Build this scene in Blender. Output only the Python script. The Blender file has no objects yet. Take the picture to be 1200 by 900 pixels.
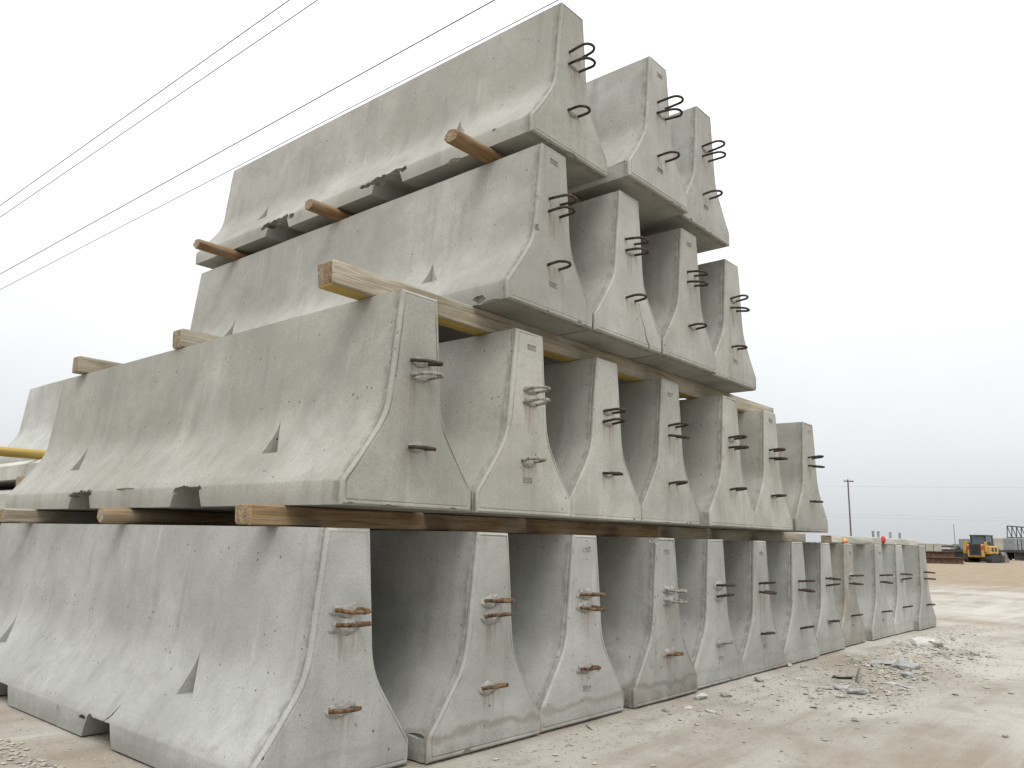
import bpy, bmesh, math, random
from mathutils import Vector, Matrix, noise
R = math.radians
scene = bpy.context.scene
C = scene.collection

# ------------------------------------------------------------------ camera
F_PX, YAW, PITCH, ROLL = 934.38, 0.862, 0.1919, 0.0228
CAM = Vector((-1.5883, -2.1031, 0.7526))
fw = Vector((math.sin(YAW)*math.cos(PITCH), math.cos(YAW)*math.cos(PITCH), math.sin(PITCH)))
rt = Vector((math.cos(YAW), -math.sin(YAW), 0)); up = rt.cross(fw)
rt, up = math.cos(ROLL)*rt + math.sin(ROLL)*up, -math.sin(ROLL)*rt + math.cos(ROLL)*up
cd = bpy.data.cameras.new('camera'); cam = bpy.data.objects.new('camera', cd); C.objects.link(cam)
cd.sensor_width = 36; cd.lens = 36*F_PX/1200; cd.clip_start = 0.05; cd.clip_end = 6000
cam.matrix_world = Matrix(((rt.x, up.x, -fw.x, CAM.x), (rt.y, up.y, -fw.y, CAM.y), (rt.z, up.z, -fw.z, CAM.z), (0, 0, 0, 1)))
scene.camera = cam
def ray(px, py): return fw*F_PX + rt*(px-600) - up*(py-450)
def on_z(px, py, z=0.0):
    v = ray(px, py); return CAM + v*((z-CAM.z)/v.z)
def on_y(px, py, y):
    v = ray(px, py); return CAM + v*((y-CAM.y)/v.y)

# ------------------------------------------------------------------ world and sun (overcast)
SUN_EL, SUN_AZ = R(62), R(-138)            # azimuth measured from +Y towards +X
w = bpy.data.worlds.new('World'); scene.world = w; w.use_nodes = True
nt = w.node_tree; N = nt.nodes; N.clear()
out = N.new('ShaderNodeOutputWorld'); bg = N.new('ShaderNodeBackground'); sky = N.new('ShaderNodeTexSky')
sky.sky_type = 'NISHITA'; sky.sun_disc = False; sky.sun_elevation = SUN_EL; sky.sun_rotation = SUN_AZ
sky.air_density = 1.0; sky.dust_density = 4.0; sky.ozone_density = 1.0
hs = N.new('ShaderNodeHueSaturation'); hs.inputs['Saturation'].default_value = 0.14
nt.links.new(sky.outputs[0], hs.inputs['Color'])
# the closed cloud deck: even, a little brighter towards the zenith, softly mottled
tc = N.new('ShaderNodeTexCoord'); sx = N.new('ShaderNodeSeparateXYZ'); nt.links.new(tc.outputs['Generated'], sx.inputs[0])
rm = N.new('ShaderNodeValToRGB'); el = rm.color_ramp.elements
for i_, (p_, v_) in enumerate(((0.0, .305), (.12, .385), (.27, .475), (.6, .78), (1.0, 1.0))):   # value / 22
    e_ = el[i_] if i_ < 2 else el.new(p_); e_.position = p_; e_.color = (v_, v_, v_, 1)
nt.links.new(sx.outputs[2], rm.inputs[0])
cn = N.new('ShaderNodeTexNoise'); cn.inputs['Scale'].default_value = 3.0; cn.inputs['Detail'].default_value = 4
nt.links.new(tc.outputs['Generated'], cn.inputs['Vector'])
cm = N.new('ShaderNodeMapRange'); cm.inputs[1].default_value = 0.3; cm.inputs[2].default_value = 0.7; cm.inputs[3].default_value = 0.94*22; cm.inputs[4].default_value = 1.05*22
nt.links.new(cn.outputs[0], cm.inputs[0])
mu = N.new('ShaderNodeMath'); mu.operation = 'MULTIPLY'; nt.links.new(rm.outputs[0], mu.inputs[0]); nt.links.new(cm.outputs[0], mu.inputs[1])
cc = N.new('ShaderNodeMix'); cc.data_type = 'RGBA'; cc.blend_type = 'MULTIPLY'; cc.inputs[0].default_value = 1
cc.inputs[6].default_value = (0.972, 1.0, 1.03, 1); nt.links.new(mu.outputs[0], cc.inputs[7])
mx = N.new('ShaderNodeMix'); mx.data_type = 'RGBA'; mx.inputs[0].default_value = 0.72
nt.links.new(hs.outputs[0], mx.inputs[6]); nt.links.new(cc.outputs[2], mx.inputs[7])
nt.links.new(mx.outputs[2], bg.inputs[0]); bg.inputs[1].default_value = 0.125; nt.links.new(bg.outputs[0], out.inputs[0])
sd = bpy.data.lights.new('sun', 'SUN'); sd.energy = 1.5; sd.angle = R(30); sd.color = (1, 0.97, 0.92)
so = bpy.data.objects.new('sun', sd); C.objects.link(so)
S = Vector((math.sin(SUN_AZ)*math.cos(SUN_EL), math.cos(SUN_AZ)*math.cos(SUN_EL), math.sin(SUN_EL)))
so.rotation_euler = (-S).to_track_quat('-Z', 'Y').to_euler(); so.location = (0, 0, 20)
scene.view_settings.view_transform = 'Standard'; scene.view_settings.look = 'None'
scene.view_settings.exposure = 0.0; scene.view_settings.gamma = 1
scene.render.resolution_x, scene.render.resolution_y = 1024, 768

# ------------------------------------------------------------------ helpers
def tag(o, label=None, cat=None, group=None, kind=None):
    for k, v in (('label', label), ('category', cat), ('group', group), ('kind', kind)):
        if v: o[k] = v
    return o
def empty(name, loc=(0, 0, 0), rz=0.0):
    o = bpy.data.objects.new(name, None); C.objects.link(o); o.location = loc; o.rotation_euler = (0, 0, rz)
    o.empty_display_size = 0.1; return o
def link(name, me, mat=None, parent=None):
    o = bpy.data.objects.new(name, me); C.objects.link(o)
    if mat is not None and not me.materials: me.materials.append(mat)
    o.parent = parent; return o
def mesh_of(bm, name='mesh', sharp=None):
    me = bpy.data.meshes.new(name); bmesh.ops.recalc_face_normals(bm, faces=bm.faces[:]); bm.to_mesh(me); bm.free()
    if sharp is not None:
        for p in me.polygons: p.use_smooth = True
        me.set_sharp_from_angle(angle=R(sharp))
    return me
def obj(name, bm, mat, parent=None, sharp=None): return link(name, mesh_of(bm, name, sharp), mat, parent)
def box(bm, c, s, rot=None, bev=0.0):
    r = bmesh.ops.create_cube(bm, size=1); vs = r['verts']
    for v in vs: v.co = Vector((v.co.x*s[0], v.co.y*s[1], v.co.z*s[2]))
    if bev:
        es = list({e for v in vs for e in v.link_edges})
        rr = bmesh.ops.bevel(bm, geom=es, offset=bev, segments=1, affect='EDGES'); vs = list({v for v in rr['verts']} | {v for v in vs if v.is_valid})
    for v in vs:
        co = v.co.copy()
        if rot is not None: co = rot @ co
        v.co = co + Vector(c)
    return vs
def tube(bm, pts, rad, seg=8, cap=True):
    pts = [Vector(p) for p in pts]; rings = []
    n = None
    for i, p in enumerate(pts):
        t = (pts[min(i+1, len(pts)-1)] - pts[max(i-1, 0)]).normalized()
        if n is None:
            n = t.cross(Vector((0, 0, 1)));
            if n.length < 1e-3: n = t.cross(Vector((1, 0, 0)))
        n = (n - t*n.dot(t)).normalized(); b = t.cross(n)
        r = rad[i] if isinstance(rad, (list, tuple)) else rad
        rings.append([bm.verts.new(p + n*(r*math.cos(2*math.pi*k/seg)) + b*(r*math.sin(2*math.pi*k/seg))) for k in range(seg)])
    for a, b in zip(rings, rings[1:]):
        for k in range(seg): bm.faces.new((a[k], a[(k+1) % seg], b[(k+1) % seg], b[k]))
    if cap: bm.faces.new(rings[0][::-1]); bm.faces.new(rings[-1])
def prism(bm, poly, axis_pts):          # poly: list of 3-vectors, extruded by vector
    a = [bm.verts.new(p) for p in poly]; b = [bm.verts.new(Vector(p)+Vector(axis_pts)) for p in poly]
    n = len(a); bm.faces.new(a); bm.faces.new(b[::-1])
    for i in range(n): bm.faces.new((a[i], b[i], b[(i+1) % n], a[(i+1) % n]))

class M:
    """tiny node-material builder"""
    def __init__(s, name, rough=0.85, spec=0.25):
        s.m = bpy.data.materials.new(name); s.m.use_nodes = True; s.t = s.m.node_tree
        s.b = s.t.nodes['Principled BSDF']; s.b.inputs['Roughness'].default_value = rough
        s.b.inputs['Specular IOR Level'].default_value = spec
    def n(s, typ, **kw):
        x = s.t.nodes.new(typ)
        for k, v in kw.items():
            if k.startswith('i_'):
                key = k[2:]; key = int(key) if key.isdigit() else key.replace('_', ' ')
                x.inputs[key].default_value = v
            else: setattr(x, k, v)
        return x
    def l(s, a, b): s.t.links.new(a, b)
    def coord(s, scale=(1, 1, 1), which='Object', rnd=True):
        tc = s.n('ShaderNodeTexCoord'); src = tc.outputs[which]
        if rnd:
            oi = s.n('ShaderNodeObjectInfo'); mm = s.n('ShaderNodeVectorMath', operation='SCALE'); cb = s.n('ShaderNodeCombineXYZ')
            for i in range(3): s.l(oi.outputs['Random'], cb.inputs[i])
            s.l(cb.outputs[0], mm.inputs[0]); mm.inputs[3].default_value = 37.0
            ad = s.n('ShaderNodeVectorMath', operation='ADD'); s.l(src, ad.inputs[0]); s.l(mm.outputs[0], ad.inputs[1]); src = ad.outputs[0]
        ml = s.n('ShaderNodeVectorMath', operation='MULTIPLY'); s.l(src, ml.inputs[0]); ml.inputs[1].default_value = scale
        return ml.outputs[0]
    def noise(s, vec, scale, detail=4, rough=0.55, dist=0.0):
        x = s.n('ShaderNodeTexNoise', i_Scale=scale, i_Detail=detail, i_Roughness=rough, i_Distortion=dist); s.l(vec, x.inputs['Vector']); return x.outputs[0]
    def rng(s, v, a, b, c, d, smooth=True):
        x = s.n('ShaderNodeMapRange'); s.l(v, x.inputs[0])
        for i, q in enumerate((a, b, c, d)): x.inputs[i+1].default_value = q
        if smooth: x.interpolation_type = 'SMOOTHSTEP'
        return x.outputs[0]
    def math(s, op, a, b=None):
        x = s.n('ShaderNodeMath', operation=op)
        for i, q in enumerate((a, b)):
            if q is None: continue
            if isinstance(q, (int, float)): x.inputs[i].default_value = q
            else: s.l(q, x.inputs[i])
        return x.outputs[0]
    def mix(s, f, a, b, blend='MIX'):
        x = s.n('ShaderNodeMix', data_type='RGBA', blend_type=blend)
        for i, q in ((0, f), (6, a), (7, b)):
            if isinstance(q, (int, float)): x.inputs[i].default_value = q if i == 0 else (q, q, q, 1)
            elif isinstance(q, tuple): x.inputs[i].default_value = (*q, 1)
            else: s.l(q, x.inputs[i])
        return x.outputs[2]
    def bump(s, h, strength, dist, prev=None):
        x = s.n('ShaderNodeBump'); x.inputs['Strength'].default_value = strength; x.inputs['Distance'].default_value = dist
        s.l(h, x.inputs['Height'])
        if prev is not None: s.l(prev, x.inputs['Normal'])
        return x.outputs[0]
    def done(s, col, nrm=None):
        if isinstance(col, tuple): s.b.inputs['Base Color'].default_value = (*col, 1)
        else: s.l(col, s.b.inputs['Base Color'])
        if nrm is not None: s.l(nrm, s.b.inputs['Normal'])
        return s.m

# ------------------------------------------------------------------ materials
def concrete_mat(name, bright=1.0, side_streak=True):
    m = M(name, 0.9, 0.2); v = m.coord()
    oi = m.n('ShaderNodeObjectInfo'); sc = m.n('ShaderNodeSeparateColor'); m.l(oi.outputs['Color'], sc.inputs[0])
    n1 = m.noise(v, 1.7, 6, 0.6, 0.4); n2 = m.noise(v, 9, 5, 0.6); n3 = m.noise(v, 130, 3, 0.6)
    cool = m.mix(m.rng(n1, 0.3, 0.72, 0, 1), (0.300*bright, 0.296*bright, 0.272*bright), (0.42*bright, 0.416*bright, 0.388*bright))
    warm = m.mix(m.rng(n1, 0.3, 0.72, 0, 1), (0.307*bright, 0.289*bright, 0.245*bright), (0.432*bright, 0.410*bright, 0.360*bright))
    c = m.mix(sc.outputs[1], cool, warm)
    n5 = m.noise(v, 3.6, 8, 0.72, 0.8); c = m.mix(m.rng(n5, 0.48, 0.66, 0.0, 0.24), c, (0.21*bright, 0.205*bright, 0.175*bright))
    c = m.mix(m.rng(n2, 0.35, 0.75, 0.0, 0.28), c, (0.25*bright, 0.245*bright, 0.215*bright))
    # runs of rain and form oil down the sides
    vs = m.coord((7, 7, 0.55)); st = m.noise(vs, 1.6, 4, 0.65)
    c = m.mix(m.rng(st, 0.50, 0.74, 0, 0.36), c, (0.19*bright, 0.183*bright, 0.152*bright))
    c = m.mix(m.rng(st, 0.40, 0.25, 0, 0.30), c, (0.53*bright, 0.53*bright, 0.50*bright))
    # fine speckle of sand
    c = m.mix(m.rng(n3, 0.42, 0.68, 0.0, 0.3), c, (0.18*bright, 0.22*bright, 0.2*bright))
    # brown dirt patches where a barrier is stained (object colour, blue)
    dn = m.noise(v, 5.5, 7, 0.7, 0.6)
    df = m.math('MULTIPLY', m.rng(dn, 0.36, 0.62, 0, 1), sc.outputs[2]); c = m.mix(df, c, (0.23, 0.18, 0.125))
    # tide line of mud on the feet of the bottom row (alpha)
    tco = m.n('ShaderNodeTexCoord'); sp = m.n('ShaderNodeSeparateXYZ'); m.l(tco.outputs['Object'], sp.inputs[0])
    zz = m.math('ADD', sp.outputs[2], m.math('MULTIPLY', m.math('SUBTRACT', m.noise(v, 7, 4), 0.5), 0.12))
    band = m.math('MULTIPLY', m.rng(zz, 0.055, 0.085, 0, 1), m.rng(zz, 0.085, 0.105, 1, 0))
    low = m.rng(zz, 0.085, 0.0, 0, 0.75)
    tl = m.math('MULTIPLY', m.math('MAXIMUM', m.math('MULTIPLY', band, 0.55), m.math('MULTIPLY', low, m.rng(dn, 0.4, 0.62, 0.15, 0.8))), oi.outputs['Alpha'])
    c = m.mix(tl, c, (0.19, 0.16, 0.125))
    # rough mortar lip left by the end form
    yy = sp.outputs[1]; lip = m.math('MULTIPLY', m.rng(yy, 0.009, 0.016, 0, 1), m.rng(yy, 0.058, 0.030, 0, 1))
    c = m.mix(m.math('MULTIPLY', lip, m.rng(m.noise(v, 26, 5, 0.7), 0.36, 0.62, 0.05, 0.6)), c, (0.17*bright, 0.163*bright, 0.14*bright))
    xx = m.math('ABSOLUTE', m.math('SUBTRACT', sp.outputs[0], m.math('MULTIPLY', m.math('SUBTRACT', m.noise(v, 9, 2), 0.5), 0.05)))
    run = m.math('MAXIMUM', m.math('MULTIPLY', m.rng(sp.outputs[2], 0.28, 0.46, 0, 1), m.rng(sp.outputs[2], 0.47, 0.46, 0, 1)), m.math('MULTIPLY', m.rng(sp.outputs[2], 0.09, 0.21, 0, 1), m.rng(sp.outputs[2], 0.22, 0.21, 0, 1)))
    run = m.math('MULTIPLY', m.math('MULTIPLY', run, m.rng(xx, 0.055, 0.02, 0, 1)), m.math('MULTIPLY', m.rng(yy, 0.01, 0.006, 0, 1), m.rng(m.noise(m.coord((60, 60, 3)), 1.0, 3), 0.42, 0.66, 0, 0.5)))
    c = m.mix(run, c, (0.21, 0.14, 0.08))
    # overall tone of this one cast (red)
    hv = m.mix(1.0, c, sc.outputs[0], 'MULTIPLY')
    # air holes
    vo = m.n('ShaderNodeTexVoronoi', i_Scale=42.0); m.l(v, vo.inputs['Vector'])
    sc2 = m.n('ShaderNodeSeparateColor'); m.l(vo.outputs['Color'], sc2.inputs[0])
    rad = m.math('MULTIPLY', m.math('POWER', sc2.outputs[0], 4.0), 0.22)
    gate = m.math('GREATER_THAN', m.math('ADD', sc2.outputs[1], m.math('MULTIPLY', n1, 0.7)), 0.80)
    hole = m.math('MULTIPLY', m.math('LESS_THAN', vo.outputs['Distance'], rad), gate)
    hv = m.mix(m.math('MULTIPLY', hole, 0.72), hv, (0.06, 0.058, 0.05))
    b1 = m.bump(m.math('SUBTRACT', n3, m.math('MULTIPLY', hole, 2.5)), 0.5, 0.002)
    b2 = m.bump(n2, 0.35, 0.012, b1)
    return m.done(hv, b2)
CONC = concrete_mat('cast_concrete')

def rough_conc(name, a, b):
    m = M(name, 0.95, 0.15); v = m.coord(); n = m.noise(v, 22, 6, 0.7); n2 = m.noise(v, 90, 4, 0.7)
    return m.done(m.mix(m.rng(n, 0.3, 0.7, 0, 1), a, b), m.bump(n2, 0.8, 0.006, m.bump(n, 0.8, 0.02)))
BROKEN = rough_conc('broken_concrete', (0.24, 0.23, 0.2), (0.42, 0.4, 0.35))
PALECHUNK = rough_conc('pale_broken_concrete', (0.42, 0.41, 0.38), (0.55, 0.545, 0.51))
GREYCHUNK = rough_conc('bluish_broken_concrete', (0.29, 0.29, 0.285), (0.42, 0.42, 0.415))
CRUMB = rough_conc('caliche_crumbs', (0.36, 0.32, 0.255), (0.48, 0.44, 0.37))
GROUT = rough_conc('grout', (0.25, 0.24, 0.215), (0.40, 0.39, 0.36))
STAMP = rough_conc('cast_mark', (0.16, 0.15, 0.13), (0.42, 0.405, 0.36))

def wood_mat(name, a, b, dark, grey=0.0):
    m = M(name, 0.8, 0.2); v = m.coord((1.2, 16, 16)); n = m.noise(v, 3.0, 5, 0.6, 0.8)
    v2 = m.coord((0.5, 40, 40)); n2 = m.noise(v2, 5, 3, 0.6); v3 = m.coord((2, 5, 5)); n3 = m.noise(v3, 2.0, 4, 0.6)
    c = m.mix(m.rng(n, 0.3, 0.68, 0, 1), a, b); c = m.mix(m.rng(n2, 0.52, 0.72, 0, 0.7), c, dark)
    c = m.mix(m.rng(n3, 0.45, 0.7, 0, grey), c, (0.36, 0.34, 0.29))
    return m.done(c, m.bump(n2, 0.6, 0.004, m.bump(n, 0.4, 0.008)))
WOOD = wood_mat('treated_timber', (0.18, 0.115, 0.058), (0.29, 0.20, 0.11), (0.06, 0.035, 0.022), 0.35)
WOODPALE = wood_mat('weathered_timber', (0.235, 0.20, 0.14), (0.36, 0.32, 0.245), (0.09, 0.065, 0.04), 0.7)
WOODGREY = wood_mat('grey_timber', (0.34, 0.33, 0.28), (0.46, 0.45, 0.4), (0.2, 0.19, 0.16), 0.6)
POLE = wood_mat('orange_pole', (0.15, 0.085, 0.04), (0.27, 0.165, 0.08), (0.05, 0.027, 0.016), 0.3)
YELLOW = wood_mat('yellow_painted_timber', (0.36, 0.25, 0.06), (0.43, 0.31, 0.09), (0.2, 0.13, 0.04), 0.12)
ENDWOOD = wood_mat('sawn_end', (0.17, 0.115, 0.065), (0.33, 0.25, 0.16), (0.05, 0.032, 0.02), 0.4)
def metal_mat(name, a, b, rough=0.6, met=0.5, scale=60):
    m = M(name, rough, 0.4); m.b.inputs['Metallic'].default_value = met; v = m.coord(); n = m.noise(v, scale, 4, 0.65)
    return m.done(m.mix(m.rng(n, 0.35, 0.65, 0, 1), a, b), m.bump(n, 0.4, 0.002))
STEEL = metal_mat('dark_rebar', (0.025, 0.019, 0.016), (0.085, 0.06, 0.045), 0.75, 0.4)
RUST = metal_mat('rusty_rebar', (0.045, 0.028, 0.018), (0.20, 0.115, 0.052), 0.85, 0.1, 55)
GREYROD = metal_mat('mortar_smeared_rebar', (0.12, 0.10, 0.08), (0.33, 0.31, 0.28), 0.85, 0.1, 45)
BEAMRUST = metal_mat('rusted_beam', (0.085, 0.05, 0.036), (0.16, 0.098, 0.068), 0.85, 0.1, 6)
PAINTY = metal_mat('machine_yellow', (0.36, 0.22, 0.045), (0.47, 0.30, 0.075), 0.55, 0.0, 3)
BLACK = metal_mat('black_rubber', (0.02, 0.02, 0.02), (0.04, 0.038, 0.035), 0.8, 0.0, 9)
DARKM = metal_mat('dark_metal', (0.03, 0.03, 0.033), (0.06, 0.06, 0.062), 0.55, 0.3, 9)
GREYM = metal_mat('galvanised_metal', (0.20, 0.215, 0.22), (0.30, 0.315, 0.32), 0.5, 0.3, 5)
BUCKET = metal_mat('worn_bucket_steel', (0.13, 0.11, 0.10), (0.25, 0.215, 0.19), 0.6, 0.4, 5)
BEIGE = metal_mat('beige_panel', (0.30, 0.285, 0.24), (0.36, 0.345, 0.295), 0.85, 0.0, 2)
REDP = metal_mat('red_cloth', (0.42, 0.02, 0.03), (0.55, 0.05, 0.06), 0.8, 0.0, 30)
ORANGEP = metal_mat('orange_cloth', (0.62, 0.25, 0.07), (0.72, 0.35, 0.14), 0.8, 0.0, 30)
WHITEP = metal_mat('white_paint', (0.70, 0.70, 0.69), (0.78, 0.78, 0.77), 0.5, 0.0, 3)
WIRE = metal_mat('wire', (0.11, 0.112, 0.115), (0.15, 0.15, 0.155), 0.6, 0.2, 9)
WIREG = metal_mat('bare_wire', (0.33, 0.33, 0.34), (0.38, 0.38, 0.39), 0.5, 0.3, 9)
PWOOD = metal_mat('pole_wood', (0.10, 0.085, 0.07), (0.16, 0.14, 0.12), 0.9, 0.0, 4)
gl = M('dark_glass', 0.08, 0.5); GLASS = gl.done((0.09, 0.12, 0.14))
LEAF = metal_mat('far_foliage', (0.06, 0.075, 0.05), (0.1, 0.11, 0.08), 0.9, 0.0, 1)

# ground
m = M('caliche', 0.95, 0.12)
v = m.coord(which='Object', rnd=False)
g1 = m.noise(v, 0.55, 7, 0.62, 0.5); g2 = m.noise(v, 4.0, 6, 0.65, 0.2); g3 = m.noise(v, 45, 5, 0.7); g4 = m.noise(v, 240, 3, 0.6)
vt = m.n('ShaderNodeMapping'); m.l(v, vt.inputs[0]); vt.inputs['Rotation'].default_value = (0, 0, R(-14)); vt.inputs['Scale'].default_value = (0.12, 1.0, 1)
gt = m.noise(vt.outputs[0], 2.2, 5, 0.6, 0.35)                                  # wheel-swept streaks along the yard
c = m.mix(m.rng(g1, 0.38, 0.62, 0, 1), (0.268, 0.232, 0.186), (0.395, 0.37, 0.325))
c = m.mix(m.rng(gt, 0.50, 0.64, 0, 0.6), c, (0.455, 0.438, 0.39))
c = m.mix(m.rng(gt, 0.47, 0.34, 0, 0.55), c, (0.225, 0.185, 0.14))
c = m.mix(m.rng(g2, 0.50, 0.68, 0, 0.45), c, (0.235, 0.205, 0.165))
c = m.mix(m.rng(g3, 0.5, 0.72, 0, 0.38), c, (0.27, 0.245, 0.205))
c = m.mix(m.rng(g4, 0.5, 0.75, 0, 0.3), c, (0.24, 0.22, 0.19))
sp = m.n('ShaderNodeSeparateXYZ'); m.l(v, sp.inputs[0])
far = m.math('ADD', sp.outputs[0], m.math('MULTIPLY', m.math('SUBTRACT', m.noise(v, 0.25, 4), 0.5), 9.0))
c = m.mix(m.rng(far, 15.5, 19.5, 0, 0.85), c, m.mix(m.rng(g2, 0.3, 0.7, 0, 1), (0.21, 0.155, 0.10), (0.29, 0.225, 0.155)))
GROUND = m.done(c, m.bump(g4, 0.5, 0.004, m.bump(g3, 0.7, 0.014, m.bump(g2, 0.5, 0.03))))

# ------------------------------------------------------------------ ground sheet
def lines(a, b, step, far):
    xs = [a + i*step for i in range(int((b-a)/step)+1)]
    s = step; x = xs[-1]; hi = []
    while x < far: s *= 1.22; x += s; hi.append(x)
    s = step; x = xs[0]; lo = []
    while x > -far: s *= 1.22; x -= s; lo.append(x)
    return lo[::-1] + xs + hi
def ground_z(x, y):
    n = noise.fractal(Vector((x*1.3, y*1.3, 3.1)), 0.9, 2.0, 5)*0.016 + noise.noise(Vector((x*9, y*9, 0)))*0.004
    d = max(0.0, -0.12 - y)
    ridge = noise.noise(Vector((x*0.25, (y + 0.12*x)*2.6, 8)))*0.020
    k = min(1.0, d/0.5)
    return -0.005 - abs(n)*0.25*(1-k) + (n + ridge - 0.006)*k*(1.0 if abs(x) < 40 and abs(y) < 40 else 0.0)
GX = lines(-2.6, 9.0, 0.045, 2500); GY = lines(-3.2, 0.6, 0.045, 2500)
gv = [(x, y, ground_z(x, y)) for y in GY for x in GX]; nx = len(GX)
gf = [(j*nx+i, j*nx+i+1, (j+1)*nx+i+1, (j+1)*nx+i) for j in range(len(GY)-1) for i in range(nx-1)]
me = bpy.data.meshes.new('ground'); me.from_pydata(gv, [], gf)
for p_ in me.polygons: p_.use_smooth = True
ground = link('ground', me, GROUND); tag(ground, 'pale beige compacted caliche yard ground with wheel tracks', kind='structure')

# ------------------------------------------------------------------ barrier geometry
W2, H, TOP2, L = 0.305, 0.778, 0.0873, 3.0
HALF = [(0.0, 0.303), (0.03, 0.305), (0.076, 0.305), (0.084, 0.302), (0.12, 0.2735), (0.16, 0.2435), (0.20, 0.2145), (0.235, 0.190), (0.265, 0.1695),
        (0.295, 0.1525), (0.325, 0.1400), (0.355, 0.1315), (0.39, 0.1255)]
for i in range(1, 9): HALF.append((0.39 + (H-0.39)*i/8, 0.1255 + (TOP2-0.1255)*i/8))
def profile(c=0.0):
    pts = []
    for z, h in HALF:
        z2 = min(max(z, c), H-c); pts.append((h-c, z2))
    return pts
def hw_at(z):
    for (z0, h0), (z1, h1) in zip(HALF, HALF[1:]):
        if z0 <= z <= z1: return h0 + (h1-h0)*(z-z0)/(z1-z0)
    return TOP2
def lump(bm, c, s, rng, sub=2):
    r = bmesh.ops.create_icosphere(bm, subdivisions=sub, radius=1)
    o = Vector((rng.uniform(0, 50), rng.uniform(0, 50), 0)); q = Matrix.Rotation(rng.uniform(0, 6), 3, Vector((rng.random()+.1, rng.random(), rng.random())))
    for v in r['verts']:
        k = 1 + 0.55*noise.noise(v.co*1.7 + o) + 0.25*noise.noise(v.co*4 + o)
        d = q @ (v.co*k); v.co = Vector(c) + Vector((d.x*s[0], d.y*s[1], d.z*s[2]))
def crack(bm, pts, wid, depth_vec):        # zigzag wedge: pts in the face plane, depth_vec pushes both ways
    n = len(pts); dv = Vector(depth_vec); A, B = [], []
    for i, p in enumerate(pts):
        p = Vector(p); t = (Vector(pts[min(i+1, n-1)]) - Vector(pts[max(i-1, 0)])).normalized(); s = t.cross(dv).normalized()*wid[i]
        A.append((bm.verts.new(p+s-dv), bm.verts.new(p-s-dv))); B.append((bm.verts.new(p+s*0.5+dv), bm.verts.new(p-s*0.5+dv)))
    bm.faces.new((A[0][0], A[0][1], B[0][1], B[0][0])); bm.faces.new((A[-1][1], A[-1][0], B[-1][0], B[-1][1]))
    for i in range(n-1):
        bm.faces.new((A[i][0], A[i+1][0], A[i+1][1], A[i][1])); bm.faces.new((B[i][1], B[i+1][1], B[i+1][0], B[i][0]))
        bm.faces.new((A[i][0], B[i][0], B[i+1][0], A[i+1][0])); bm.faces.new((A[i][1], A[i+1][1], B[i+1][1], B[i][1]))
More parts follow.
